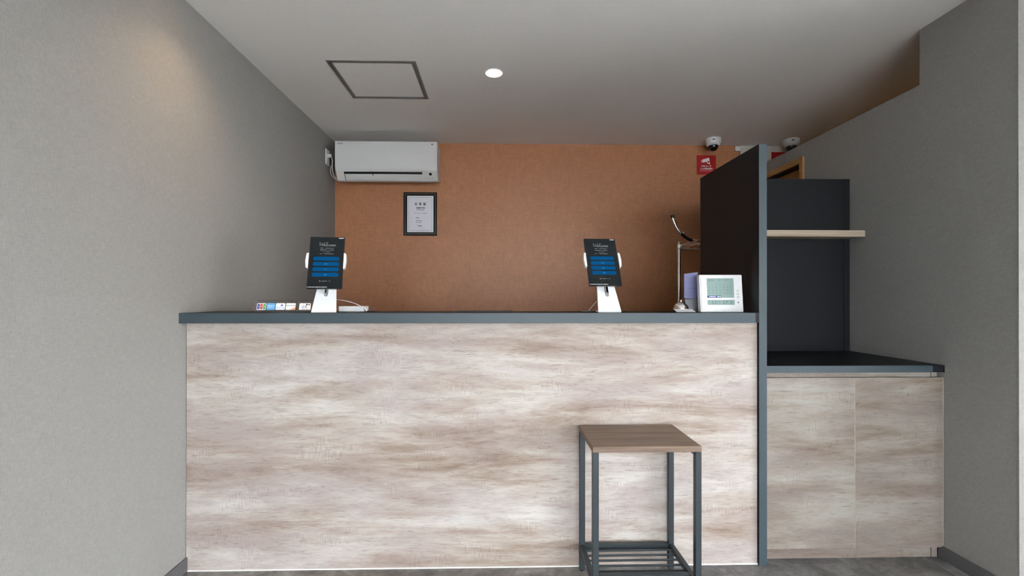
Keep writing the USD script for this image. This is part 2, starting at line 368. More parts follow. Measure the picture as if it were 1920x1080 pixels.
solo('wall_left', B(XL - T, XL, YF - T, DB + T, 0, H), 'grey_paper', 'long grey woven-look papered wall on the left', **S)
solo('wall_back', B(XL, 1.9815, DB, DB + T, 0, H), 'orange_paper', 'copper brown papered wall behind the counter', **S)
solo('wall_back_corridor', B(1.9845, 3.1, DB, DB + T, 0, H), 'white_paper', 'white papered wall at the far end above the right partition', **S)
solo('trim_1', B(1.9815, 1.9845, DB - 0.004, DB + 0.02, Z_PART, H), 'black_plastic', 'thin black joint between copper and white wall', **S)
# right wall: full height at its free end, lower further in, with a door opening
DY0, DY1, DZ = 2.9637, 3.76, 2.06
prof = unary_union([sbox(Y_END, 0, Y_PART, H), sbox(Y_PART, 0, DB, Z_PART)]).difference(sbox(DY0, -1, DY1, DZ))
solo('wall_right', extr(prof, XR, XR + T, 'yz'), 'grey_paper', 'grey papered wall on the right with a low partition behind', **S)
solo('wall_right_return', B(XR + T, XE, Y_END, Y_END + T, 0, H), 'grey_paper', 'grey papered wall turning the corner at the far right', **S)
solo('trim_2', B(XR - 0.0015, XR + 0.012, Y_END - 0.0015, Y_END + 0.004, 0.06, H), 'grey_paper', 'pale corner bead at the end of the right wall', **S)
solo('wall_corridor', B(3.1, 3.1 + T, Y_END + T, DB + T, 0, H), 'white_paper', 'white corridor wall beyond the right partition', **S)
RY0_, RY1_ = -1.35, 1.55
lw = sbox(YF - T, 0, Y_END + T, H).difference(sbox(RY0_, -1, RY1_, WZ))
solo('wall_lobby_right', extr(lw, XE, XE + T, 'yz'), 'grey_paper', 'grey end wall of the lobby around its glazing', **S)
win2 = thing('window_2', 'aluminium framed glazing of the lobby end wall', loc=(XE, 0, 0), **S)
mu2 = [RY0_, 0.1, RY1_]
for x in mu2: part(win2, 'mullion', B(XE + 0.02, XE + 0.08, max(RY0_, x - .03), min(RY1_, x + .03), 0, WZ, .003), 'alu')
part(win2, 'head_rail', B(XE + .021, XE + .079, RY0_, RY1_, WZ - .05, WZ, .003), 'alu')
part(win2, 'sill', B(XE + .021, XE + .079, RY0_, RY1_, 0, .06, .003), 'alu')
for a, b in zip(mu2[:-1], mu2[1:]): part(win2, 'pane', B(XE + .047, XE + .053, a + .03, b - .03, .06, WZ - .05), 'window_glass')
# front wall with a glazed shopfront behind the camera
fw = sbox(XL, 0, XE, H).difference(sbox(WX0, -1, WX1, WZ))
solo('wall_front', extr(fw, YF - T, YF, 'xz'), 'grey_paper', 'front wall around the glazed shopfront', **S)
win = thing('window_1', 'aluminium framed shopfront glazing', loc=((WX0 + WX1) / 2, YF, 0), **S)
mul = [WX0, 0.25, 1.5, WX1]
for k, x in enumerate(mul):
    part(win, 'mullion', B(max(WX0, x - 0.03), min(WX1, x + 0.03), YF - 0.08, YF - 0.02, 0, WZ, 0.003), 'alu')
part(win, 'head_rail', B(WX0, WX1, YF - 0.079, YF - 0.021, WZ - 0.05, WZ, 0.003), 'alu')
part(win, 'sill', B(WX0, WX1, YF - 0.079, YF - 0.021, 0, 0.06, 0.003), 'alu')
for a, b in zip(mul[:-1], mul[1:]):
    part(win, 'pane', B(a + 0.03, b - 0.03, YF - 0.053, YF - 0.047, 0.06, WZ - 0.05), 'window_glass')
solo('ground', extr(sbox(-14, -16, 18, 14).difference(sbox(XL - T, YF - T, XE + T, DB + T)), -0.2, -0.02), 'pavement', 'pale concrete pavement outside the shopfront', **S)

# skirting
bh, bt = 0.058, 0.008
solo('baseboard_left', B(XL, XL + bt, YF, DC + 0.02, 0, bh, 0.001), 'baseboard', 'dark grey vinyl skirting of the left wall', **S)
solo('baseboard_right', B(XR - bt, XR, Y_END, 2.045, 0, bh, 0.001), 'baseboard', 'dark grey vinyl skirting of the right wall', **S)
solo('baseboard_return', B(XR - bt, XE, Y_END - bt, Y_END, 0, bh, 0.001), 'baseboard', 'dark grey vinyl skirting round the wall corner', **S)

# door in the right partition
dr = thing('door_1', 'brown wooden door in an orange wood frame behind the black panel', loc=(XR, DY0, 0), **S)
fwid = 0.038
part(dr, 'door_jamb', B(XR - 0.012, XR + T + 0.01, DY0, DY0 + fwid, 0, DZ, 0.002), 'door_wood')
part(dr, 'door_jamb', B(XR - 0.012, XR + T + 0.01, DY1 - fwid, DY1, 0, DZ, 0.002), 'door_wood')
part(dr, 'door_head', B(XR - 0.012, XR + T + 0.01, DY0 + fwid, DY1 - fwid, DZ - fwid, DZ, 0.002), 'door_wood')
part(dr, 'head_shade_strip', B(XR + 0.004, XR + 0.06, DY0 + fwid, DY1 - fwid, DZ - fwid - 0.006, DZ - fwid), 'black_plastic', 'black strip painting the shade under the door head')  # black strip added for the shade on the underside of the head
part(dr, 'door_leaf', B(XR + 0.05, XR + 0.085, DY0 + fwid + 0.003, DY1 - fwid - 0.003, 0.008, DZ - fwid - 0.012, 0.002), 'door_leaf')
part(dr, 'door_handle', cat([rod((XR + 0.05, DY1 - 0.10, 1.0), (XR + 0.0, DY1 - 0.10, 1.0), 0.009), rod((XR + 0.0, DY1 - 0.10, 1.0), (XR + 0.0, DY1 - 0.21, 1.0), 0.009)]), 'alu')

# ------------------------------------------------------------------ reception counter
ct = thing('reception_counter', 'long reception counter faced in whitewashed wood-grain laminate', 'counter', (-0.1, DC, 0))
part(ct, 'front_panel', B(XL + 0.001, 1.1215, DC, DC + 0.03, 0.004, 1.045, 0.0015), 'wash')
part(ct, 'caulk_strip', B(XL + 0.008, 1.1215, DC - 0.003, DC + 0.004, 0.0, 0.005), 'caulk', 'thin white caulk line along the floor')
part(ct, 'back_desk', B(XL + 0.001, 1.12, DC + 0.03, 2.58, 0.70, 0.73, 0.002), 'black_lam')
part(ct, 'desk_support', B(XL + 0.002, XL + 0.03, DC + 0.03, 2.55, 0, 0.70), 'black_lam')
part(ct, 'desk_support', B(1.09, 1.118, DC + 0.03, 2.55, 0, 0.70), 'black_lam')
part(ct, 'rear_panel', B(XL + 0.001, 1.12, 2.20, 2.22, 0.73, 1.045), 'black_lam')

CT0, CT1, CY0, CY1 = 1.0452, 1.0879, 1.9624, 2.236
wt = thing('counter_top', 'narrow dark slate-edged counter top above the whitewashed front', 'counter top', (-0.1, CY0, CT0))
tp = Polygon([(XL, CY0 + 0.0008), (1.0885, CY0 + 0.0008), (1.0885, 1.992), (1.1215, 1.992), (1.1215, CY1), (XL, CY1)])
part(wt, 'slab', extr(tp, CT0, CT1), 'black_lam')
part(wt, 'edge_band', B(XL, 1.0885, CY0 - 0.001, CY0 + 0.0012, CT0 + 0.0004, CT1 - 0.0004), 'edge_band', 'slate grey front edge band')
part(wt, 'end_band', B(1.0885, 1.0893, CY0, 1.992, CT0 + 0.0004, CT1 - 0.0004), 'edge_band')

pn = thing('partition_panel', 'tall black upright panel at the right end of the counter', 'panel', (1.1385, 1.9946, 0))
PX0, PX1, PYB, PZ = 1.1222, 1.1566, 2.5803, 1.8146
part(pn, 'board', B(PX0, PX1, 1.9956, PYB, 0.0, PZ), 'black_lam')
part(pn, 'edge_band', B(PX0, PX1, 1.9940, 1.9956, 0.0, PZ, 0.0005), 'edge_band', 'slate blue-grey front edge')
part(pn, 'filler', B(1.0925, PX0, 1.9935, 2.0, 1.046, 1.088), 'dark')

# ------------------------------------------------------------------ low cabinet on the right
cb = thing('base_cabinet', 'low two-door cabinet faced in whitewashed wood-grain laminate', 'cabinet', (1.56, 2.03, 0))
YD = 2.026
part(cb, 'carcass', B(1.1575, 1.953, YD + 0.035, PYB, 0.0, 0.824), 'dark')
d1 = part(cb, 'door', B(1.1590, 1.5655, YD, YD + 0.018, 0.053, 0.8015, 0.001), 'shaded_wash_cab')
d2 = part(cb, 'door', B(1.5685, 1.9615, YD, YD + 0.018, 0.053, 0.8015, 0.001), 'shaded_wash_cab2')
part(d1, 'edge_strip', B(1.5655, 1.5676, YD + 0.0005, YD + 0.018, 0.0535, 0.801), 'oak')
part(d2, 'edge_strip', B(1.9615, 1.9622, YD + 0.0005, YD + 0.018, 0.0535, 0.801), 'caulk')
part(cb, 'top_rail', B(1.1575, 1.922, YD + 0.019, YD + 0.034, 0.7, 0.8245), 'shaded_wash_cab')
part(cb, 'toe_kick', B(1.1575, 1.924, YD + 0.022, YD + 0.034, 0.0, 0.2), 'shaded_wash_cab2')
part(cb, 'filler_strip', B(1.927, 1.953, YD + 0.0195, YD + 0.034, 0.0, 0.8245, 0.001), 'shaded_wash_cab')

lt = thing('cabinet_top', 'black worktop with slate front edge on the low two-door cabinet', 'worktop', (1.56, 2.02, 0.8245))
LZ0, LZ1, LY = 0.8248, 0.8550, 2.0188
part(lt, 'slab', B(PX1, XR, LY + 0.0008, PYB - 0.006, LZ0, LZ1), 'black_lam')
part(lt, 'edge_band', B(PX1, 1.908, LY - 0.0005, LY + 0.001, LZ0 + 0.0003, LZ1 - 0.0003), 'edge_band', 'slate grey front edge band')
gr = part(lt, 'cable_grommet', lathe([(0, 0), (0.030, 0), (0.030, 0.003), (0.024, 0.004), (0.0, 0.004)], (1.283, 2.45, LZ1)), 'black_plastic')
part(lt, 'grommet_ring', lathe([(0.026, 0), (0.032, 0), (0.031, 0.0045), (0.027, 0.0045), (0.026, 0)], (1.283, 2.45, LZ1)), 'alu')

bp = thing('back_panel', 'black upright backboard standing on the black worktop', 'panel', (1.56, PYB, LZ1))
part(bp, 'board', B(PX1, 1.930, PYB, PYB + 0.02, LZ1 - 0.85, PZ), 'black_lam')
part(bp, 'scribe_strip', B(1.930, XR - 0.0005, PYB - 0.005, PYB + 0.02, LZ1, PZ, 0.0008), 'black_lam')
sh = thing('wall_shelf', 'pale oak shelf across the black backboard', 'shelf', (1.56, 2.4665, 1.4785))
part(sh, 'board', B(PX1 + 0.0005, XR - 0.0005, 2.4668, PYB - 0.0052, 1.4785, 1.5128, 0.001), 'oak')
part(sh, 'edge_band', B(PX1 + 0.0005, XR - 0.0005, 2.4658, 2.4668, 1.4788, 1.5125), 'oak')

# ------------------------------------------------------------------ stool
SX0, SX1, SY0, SY1, SZ = 0.3437, 0.7440, 1.6990, 1.9920, 0.6100
st = thing('stool', 'small square-framed stool with walnut seat and dark steel legs', 'stool', ((SX0 + SX1) / 2, (SY0 + SY1) / 2, 0))
part(st, 'seat', B(SX0, SX1, SY0, SY1, SZ - 0.0215, SZ, 0.0012), 'walnut', 'walnut wood-grain seat board')
L = 0.0225
for x in (SX0 + 0.0003, SX1 - L - 0.0003):
    for y in (SY0 + 0.0003, SY1 - L - 0.0003):
        lg = part(st, 'leg', B(x, x + L, y, y + L, 0.006, SZ - 0.0216, 0.0012), 'steel_paint')
        part(lg, 'foot', lathe([(0, 0), (0.009, 0), (0.009, 0.006), (0, 0.006)], (x + L / 2, y + L / 2, 0), 16), 'black_plastic')
        gx = x + L if x < 0.5 else x - 0.022
        tri = Polygon([(x + L, SZ - 0.0217), (x + L + 0.02, SZ - 0.0217), (x + L, SZ - 0.036)]) if x < 0.5 else Polygon([(x, SZ - 0.0217), (x - 0.02, SZ - 0.0217), (x, SZ - 0.036)])
        if x > 0.5: part(st, 'corner_brace', extr(tri, y + 0.008, y + 0.0105, 'xz'), 'steel_paint')
RZ = 0.112
part(st, 'rack_rail', B(SX0 + L, SX1 - L, SY1 - L, SY1 - 0.003, RZ - 0.022, RZ, 0.001), 'steel_paint')
part(st, 'rack_rail', B(SX0 + L, SX1 - L, 1.748, 1.768, RZ - 0.022, RZ, 0.001), 'steel_paint')
for x in (SX0 + 0.002, SX1 - L + 0.002):
    part(st, 'side_rail', B(x, x + 0.0185, SY0 + L, SY1 - L, RZ - 0.022, RZ, 0.001), 'steel_paint')
for y in (1.944, 1.906, 1.870, 1.833, 1.796):
    part(st, 'rod', rod((SX0 + 0.015, y, RZ - 0.011), (SX1 - 0.015, y, RZ - 0.011), 0.0042, 10), 'steel_paint')

# ------------------------------------------------------------------ air conditioner
AX0, AX1 = -1.2347, -0.4662
ac = thing('air_conditioner', 'glossy white wall-mounted air conditioner under the ceiling', 'air conditioner', ((AX0 + AX1) / 2, DB, 2.03))
Y = lambda d: DB - d
pr = [(0, 2.335), (.205, 2.335), (.219, 2.328), (.2235, 2.30), (.2235, 2.16), (.2215, 2.130), (.217, 2.114), (.168, 2.052), (.150, 2.046), (.13, 2.050), (0, 2.084)]
body = Polygon([(Y(d), z) for d, z in pr])
part(ac, 'body', extr(body, AX0, AX1, 'yz'), 'ac_body')
fp = [(.222, 2.332), (.2265, 2.3365), (.2295, 2.30), (.2315, 2.24), (.2295, 2.16), (.226, 2.132), (.2215, 2.120), (.218, 2.125), (.2232, 2.16), (.2232, 2.30)]
part(ac, 'front_panel', extr(Polygon([(Y(d), z) for d, z in fp]), AX0 - 0.001, AX1 + 0.001, 'yz'), 'gloss_white', smooth=40)
A_, B_ = np.array([.217, 2.114]), np.array([.168, 2.052]); nn = np.array([(A_ - B_)[1], -(A_ - B_)[0]]) / np.linalg.norm(A_ - B_)
def lower(t, k): q = A_ + (B_ - A_) * t + nn * k; return (Y(q[0]), q[1])
slot = Polygon([lower(.08, -.004), lower(.08, .0008), lower(.97, .0008), lower(.97, -.004)])
part(ac, 'outlet_slot', extr(slot, AX0 + 0.060, AX1 - 0.115, 'yz'), 'dark', 'dark air outlet slot')
lou = Polygon([lower(.30, .0035), lower(.33, .0065), lower(.95, .0045), lower(.96, .0012)])
lv = part(ac, 'louver', extr(lou, AX0 + 0.066, AX1 - 0.112, 'yz'), 'gloss_white')
for fx in (0.42,):
    part(lv, 'louver_clip', extr(Polygon([lower(.05, .001), lower(.10, .008), lower(.42, .008), lower(.45, .001)]), AX0 + .275, AX0 + .281, 'yz'), 'black_plastic')
part(ac, 'control_panel', extr(Polygon([lower(.10, -.001), lower(.10, .0015), lower(.95, .0015), lower(.95, -.001)]), AX1 - 0.108, AX1 - 0.012, 'yz'), 'ac_body')
part(ac, 'sensor_window', extr(Polygon([lower(.16, 0), lower(.16, .003), lower(.40, .003), lower(.40, 0)]), AX1 - .062, AX1 - .044, 'yz'), 'black_gloss')
for k in range(3):
    part(ac, 'indicator', extr(Polygon([lower(.70, 0), lower(.70, .0022), lower(.76, .0022), lower(.76, 0)]), AX1 - .092 + k * .022, AX1 - .083 + k * .022, 'yz'), 'grey_print')
part(ac, 'logo', facing(text2d('DAIKIN', 0.0085, x=0), AX0 + 0.014, Y(.2292), 2.313), 'black_print', 'small dark maker mark')
part(ac, 'mark', facing(flat(unary_union([sbox(0, 0, .004, .011), strokes([[(.008, .0), (.006, .006), (.012, .011)], [(.010, .002), (.015, .009)]], .0025)])), AX1 - 0.042, Y(.2292), 2.310), 'black_print')

ou = thing('wall_socket', 'white socket plate on the left wall beside the air conditioner', 'socket', (XL, 3.628, 2.2245))
part(ou, 'plate', B(XL, XL + 0.007, 3.592, 3.664, 2.165, 2.284, 0.002), 'white_plastic')
part(ou, 'socket_face', B(XL + 0.007, XL + 0.010, 3.612, 3.644, 2.195, 2.255, 0.001), 'white_plastic')
pg = thing('power_plug', 'white plug with looped cable between socket and air conditioner', 'plug', (XL + 0.01, 3.628, 2.235))
part(pg, 'plug_body', lathe([(0, 0), (0.014, 0), (0.016, 0.01), (0.012, 0.026), (0, 0.027)], (0, 0, 0), 20).apply_transform(trimesh.transformations.rotation_matrix(math.pi / 2, (0, 1, 0))).apply_translation((XL + 0.01, 3.628, 2.238)), 'white_plastic')
part(pg, 'cable', tube([(XL + 0.030, 3.628, 2.236), (XL + 0.040, 3.63, 2.20), (XL + 0.036, 3.64, 2.14), (XL + 0.048, 3.66, 2.085), (XL + 0.075, 3.69, 2.072), (AX0 - 0.0045, 3.715, 2.068)], 0.0032, 8), 'white_plastic')
part(pg, 'cable_loop', tube([(XL + 0.030, 3.640, 2.165), (XL + 0.022, 3.640, 2.13), (XL + 0.030, 3.65, 2.09), (XL + 0.055, 3.67, 2.066), (AX0 - .0045, 3.70, 2.056)], 0.0025, 8), 'white_plastic')

# ------------------------------------------------------------------ framed certificate
fr = thing('picture_frame', 'black framed certificate hanging on the copper wall under the air conditioner', 'picture frame', (-0.628, DB, 1.82))
fx0, fx1, fz0, fz1, yb = -0.7605, -0.4950, 1.6499, 1.9975, DB - 0.0005
outer = sbox(fx0, fz0, fx1, fz1); inn = outer.buffer(-0.026, join_style=2); mid = outer.buffer(-0.013, join_style=2)
part(fr, 'backing', extr(outer.buffer(-0.004), yb - 0.006, yb, 'xz'), 'black_plastic')
for nm, (a, b, c, d) in {'t': (fx0, fx1, fz1, -1), 'b': (fx0, fx1, fz0, 1)}.items():
    q = Polygon([(a, c), (b, c), (b - 0.026, c + d * 0.026), (a + 0.026, c + d * 0.026)])
    part(fr, 'frame_rail', extr(q, yb - 0.018, yb - 0.006, 'xz'), 'frame_black')
for a, d in ((fx0, 1), (fx1, -1)):
    q = Polygon([(a, fz0), (a, fz1), (a + d * 0.026, fz1 - 0.026), (a + d * 0.026, fz0 + 0.026)])
    part(fr, 'frame_stile', extr(q, yb - 0.018, yb - 0.006, 'xz'), 'frame_black')
part(fr, 'frame_bead', extr(mid.buffer(.0014).difference(mid), yb - 0.0195, yb - 0.018, 'xz'), 'alu', 'thin silver line round the frame')
ppr = part(fr, 'certificate', extr(inn, yb - 0.008, yb - 0.006, 'xz'), 'paper', 'pale certificate sheet')
cxp = -0.6287; rp = random.Random(3)
pr_ = [glyphs('会員証', 0.020, 0.75, 0.0030, cxp, 1.895), dashes(rp, 0.062, 0.011, cxp, 1.868, 1.0), dashes(rp, 0.062, 0.005, cxp, 1.856, .9), dashes(rp, .016, .003, cxp, 1.842, .9), dashes(rp, 0.10, 0.0035, cxp, 1.830, .95), dashes(rp, .035, .006, cxp - .02, 1.79, .9), dashes(rp, .045, .004, cxp - .01, 1.77, .9), dashes(rp, .05, .004, cxp - .01, 1.757, .9), dashes(rp, .035, .006, cxp - .01, 1.725, .9),
       sbox(fx0 + .04, fz0 + .042, fx1 - .04, fz1 - .04).boundary.buffer(0.0005)]
part(ppr, 'print', extr(unary_union(pr_), yb - 0.0086, yb - 0.008, 'xz'), 'black_print')
part(fr, 'glass', extr(inn.buffer(0.003, join_style=2), yb - 0.0125, yb - 0.0105, 'xz'), 'frame_glass')

# ------------------------------------------------------------------ red camera-notice signs
def red_sign(x0, z1, label):
    w = 0.158; t = thing('security_sign', label, 'sign', (x0 + w / 2, DB, z1 - w / 2), 'red camera notices')
    part(t, 'plate', B(x0, x0 + w, DB - 0.0035, DB - 0.0003, z1 - w, z1), 'red')
    c = x0 + w / 2
    bodyp = affinity.rotate(rrect(.058, .026, .002), 17).buffer(0); lens = affinity.translate(affinity.rotate(rrect(.006, .018, .001), 17), -.035, -.0105)
    icon = affinity.translate(unary_union([bodyp, lens, strokes([[(.010, -.014), (.012, -.024)], [(.012, -.024), (.030, -.024)], [(.030, -.016), (.030, -.034)]], .006)]), c - .004, z1 - .040)
    part(t, 'camera_pictogram', extr(icon, DB - .0042, DB - .0035, 'xz'), 'white_print')
    tx = [glyphs('防犯カメラ', .0125, .35, .0019, c, z1 - .095), glyphs('24時間録画中', .0135, .12, .0016, c, z1 - .117)]
    part(t, 'lettering', extr(unary_union(tx), DB - .0042, DB - .0035, 'xz'), 'white_print')
    part(t, 'small_print', extr(dashes(random.Random(4), .105, .0042, c, z1 - .130, .95), DB - .0042, DB - .0035, 'xz'), 'white_print')
red_sign(1.6263, 2.3169, 'red camera notice on the copper wall beside the tall black panel')
red_sign(2.2466, 2.3473, 'red camera notice on the white wall, half hidden by the partition')
sb = thing('junction_box', 'small white box at the top right corner of the copper wall', 'junction box', (1.957, DB, 2.37))
part(sb, 'cover', B(1.9375, 1.9765, DB - .022, DB - 0.0003, 2.3505, 2.3895, .002), 'white_plastic')
part(sb, 'screw', lathe([(0, 0), (.003, 0), (.002, .0015), (0, .0018)], (0, 0, 0), 12).apply_transform(trimesh.transformations.rotation_matrix(math.pi / 2, (1, 0, 0))).apply_translation((1.957, DB - .022, 2.37)), 'alu')

# ------------------------------------------------------------------ ceiling: cameras, hatch, downlights
def dome_camera(x, y, label):
    t = thing('dome_camera', label, 'security camera', (x, y, H), 'dome cameras on the ceiling')
    part(t, 'housing', lathe([(0, 0), (.058, 0), (.060, -.012), (.058, -.032), (.051, -.047), (.040, -.055), (0, -.055)], (x, y, H - .0003)).copy(), 'white_plastic', smooth=50)
    part(t, 'dome', lathe([(0, -.054), (.038, -.054), (.0365, -.068), (.030, -.083), (.018, -.092), (.0, -.095)], (x, y, H)), 'black_gloss', 'smoked black dome', smooth=60)
    part(t, 'slot', B(x - .030, x - .012, y - .061, y - .050, H - .024, H - .018, .001), 'black_plastic')
    part(t, 'side_port', B(x + .052, x + .064, y - .006, y + .006, H - .022, H - .010, .001), 'black_plastic')
dome_camera(1.692, 3.655, 'white dome camera on the ceiling in front of the copper wall')
dome_camera(2.316, 3.655, 'white dome camera on the ceiling above the low right partition')

ht = thing('ceiling_hatch', 'square aluminium framed access hatch in the ceiling', 'access hatch', (HX + HW / 2, HY + HW / 2, H))
def ring_rails(name, o, w, z0, z1, mm):
    x0, y0, x1, y1 = HX + o, HY + o, HX + HW - o, HY + HW - o
    for q in ([(x0, y0), (x1, y0), (x1 - w, y0 + w), (x0 + w, y0 + w)], [(x0, y1), (x1, y1), (x1 - w, y1 - w), (x0 + w, y1 - w)], [(x0, y0), (x0, y1), (x0 + w, y1 - w), (x0 + w, y0 + w)], [(x1, y0), (x1, y1), (x1 - w, y1 - w), (x1 - w, y0 + w)]):
        part(ht, name, extr(Polygon(q), z0, z1), mm)
ring_rails('outer_frame', 0.0, 0.011, H - 0.0035, H + 0.02, 'hatch_metal')
ring_rails('inner_frame', 0.0145, 0.009, H - 0.002, H + 0.02, 'hatch_metal')
part(ht, 'gap_backing', B(HX + 0.005, HX + HW - 0.005, HY + .005, HY + HW - .005, H + 0.022, H + .03), 'dark')
part(ht, 'hatch_panel', B(HX + .0242, HX + HW - .0242, HY + .0242, HY + HW - .0242, H - 0.0005, H + .015, .001), 'ceiling')

def downlight(x, y, label, lamp):
    t = thing('downlight', label, 'downlight', (x, y, H))
    part(t, 'trim_ring', lathe([(.0465, .002), (.0465, -.002), (.050, -.0035), (.0545, -.002), (.055, -.0002), (.055, .0)], (x, y, H), 48), 'white_plastic')
    part(t, 'reflector', lathe([(.0465, -.002), (.046, .014), (.040, .056), (.0395, .059), (.041, .059), (.0478, .014), (.0478, -.001)], (x, y, H), 48), 'reflector')
    part(t, 'lens', lathe([(0, .050), (.0385, .050), (.0385, .054), (0, .054)], (x, y, H), 32), lamp, 'glowing warm lens')
    part(t, 'can', lathe([(.041, .059), (.041, .085), (0, .085), (0, .083), (.0395, .083), (.0395, .059)], (x, y, H), 24), 'alu')
for i, (x, y) in enumerate(LAMPS):
    downlight(x, y, ['lit round recessed downlight in the ceiling above the counter', 'recessed downlight close to the left wall', 'recessed downlight over the middle of the lobby', 'recessed downlight over the right of the lobby'][i], 'lamp_left' if i == 1 else 'lamp')
downlight(*COR, 'dim recessed downlight in the corridor behind the right partition', 'lamp_dim')

# ------------------------------------------------------------------ things on the counter
ZC = CT1
WEL = [[(0, .85), (.12, 1.02), (.28, .12), (.58, .85), (.74, .10), (1.02, .98), (1.14, 1.06)],
       [(.98, .28), (1.22, .42), (1.14, .54), (.99, .34), (1.08, .08), (1.34, .22), (1.64, .92), (1.52, 1.0), (1.44, .32), (1.54, .08), (1.76, .26)],
       [(2.02, .44), (1.86, .5), (1.73, .26), (1.85, .06), (2.08, .22), (2.2, .44), (2.12, .2), (2.24, .06), (2.42, .22), (2.34, .46), (2.22, .44)],
       [(2.42, .34), (2.56, .44), (2.54, .08), (2.62, .36), (2.74, .46), (2.76, .08), (2.84, .36), (2.98, .46), (3.0, .1), (3.12, .12)],
       [(3.12, .2), (3.34, .40), (3.26, .52), (3.12, .34), (3.2, .08), (3.48, .2)]]
def kiosk(cx, lab_t, lab_s, yaw, tau, zb, slant):
    """a tablet held on a white bent-metal stand. zb: height of the tablet's lower edge"""
    c, s = math.cos(yaw), math.sin(yaw)
    ux = np.array([c, s, 0])
    back = np.array([-s, c, 0]); uy = back * math.sin(tau) + np.array([0, 0, math.cos(tau)]); n = np.cross(ux, uy)
    o = np.array([cx, 2.060, zb])                  # middle of the lower edge, front face
    W_, H_ = .1475, .2438
    # stand
    st_ = thing('tablet_stand', lab_s, 'tablet stand', (cx, 2.09, ZC), 'white tablet stands on the counter')
    bo = np.array([cx + slant, 2.052, ZC]); bu = back * .085 + np.array([0, 0, .155]); bu /= np.linalg.norm(bu)
    hw0, hw1, Lp = .0525, .0365, .170
    shape = Polygon([(-hw0, 0), (hw0, 0), (hw1, Lp), (-hw1, Lp)]).buffer(-.003).buffer(.003)
    slot_ = LineString([(0, .087), (0, .150)]).buffer(.0085)
    pl = lambda poly, a, b, oo=bo, uu=bu: place(extr(poly, a, b), oo, ux, uu)
    part(st_, 'front_plate', pl(shape.difference(slot_), -.003, 0), 'white_metal')
    part(st_, 'slot_lining', pl(slot_.buffer(-.0004), -.0045, -.0025), 'grey_print')
    part(st_, 'base_plate', place(extr(Polygon([(-hw0 + .004, 0), (hw0 - .012, 0), (hw0 - .03, .13), (-hw0 + .02, .13)]), 0, .003), bo + back * .004, ux, back), 'white_metal')
    a0 = bo + bu * .092 + n * .006; a1 = bo + bu * .150 + n * .010
    part(st_, 'arm', rod(a0, a1, .0062), 'chrome')
    part(st_, 'pivot', rod(a1, o + uy * .09 - n * .0215, .009), 'chrome')
    part(st_, 'cradle', place(extr(rrect(.10, .06, .008), 0, .007), o + uy * .118 - n * .0170, ux, uy), 'white_metal')
    for sg in (-1, 1):
        q = Polygon([(sg * .0745, .092), (sg * .083, .096), (sg * .0865, .128), (sg * .083, .162), (sg * .0745, .166)])
        part(st_, 'clamp', place(extr(q, -.012, .006), o, ux, uy), 'white_plastic')
        part(st_, 'clamp_arm', place(extr(sbox(min(sg * .045, sg * .078), .12, max(sg * .045, sg * .078), .138), -.013, -.0095), o, ux, uy), 'white_plastic')
    # tablet
    t = thing('tablet', lab_t, 'tablet', tuple(o), 'tablets on the counter')
    P = lambda poly, a, b: place(extr(poly, a, b), o, ux, uy)
    T2 = lambda msh, d: place(msh.copy().apply_translation((0, 0, d)), o, ux, uy)
    part(t, 'case', P(rrect(W_, H_, .004, 0, H_ / 2), -.0085, -.0006), 'black_plastic')
    sc = part(t, 'screen', P(rrect(W_ - .003, H_ - .003, .003, 0, H_ / 2), -.0006, 0), 'screen', 'dark glossy screen')
    wel = unary_union([LineString(spline([(a * .0213 - .0375 + b * .004, .198 + b * .0185) for a, b in l])).buffer(.00055) for l in WEL])
    part(sc, 'heading', P(wel, .0001, .0004), 'screen_text')
    rr = random.Random(11); ln = [dashes(rr, w, .0026, 0, z, .85) for w, z in ((.058, .1885), (.058, .1795), (.036, .1705), (.060, .1615))]
    part(sc, 'paragraph', P(unary_union(ln), .0001, .0004), 'screen_text')
    for k in range(4):
        part(sc, 'button', P(rrect(.112 - .002 * (k == 0), .0185, .008, 0, .1395 - k * .0250), .0001, .0005), 'button')
    for z in (.1139, .0889, .0639): part(sc, 'button_label', P(sbox(-.006, z, .006, z + .0012), .0006, .0008), 'sky_blue')
    part(sc, 'footer', P(unary_union([Point(-.021, .0345).buffer(.0026), dashes(rr, .036, .003, .003, .033, .95)]), .0001, .0004), 'screen_text')
    part(sc, 'status_mark', P(unary_union([sbox(.048, .2365, .0685, .2405), dashes(rr, .082, .0034, -.031, .0052, 1.0)]), .0001, .0004), 'screen_white')
    return o
kiosk(-0.7570, 'left-hand tablet with welcome screen, beside the card logo stands', 'left-hand white tablet stand, beside the card logo stands', .13, .29, 1.1905, .001)
kiosk(0.4755, 'right-hand tablet with welcome screen, over the stool', 'right-hand white tablet stand, over the stool', .07, .445, 1.2050, .016)

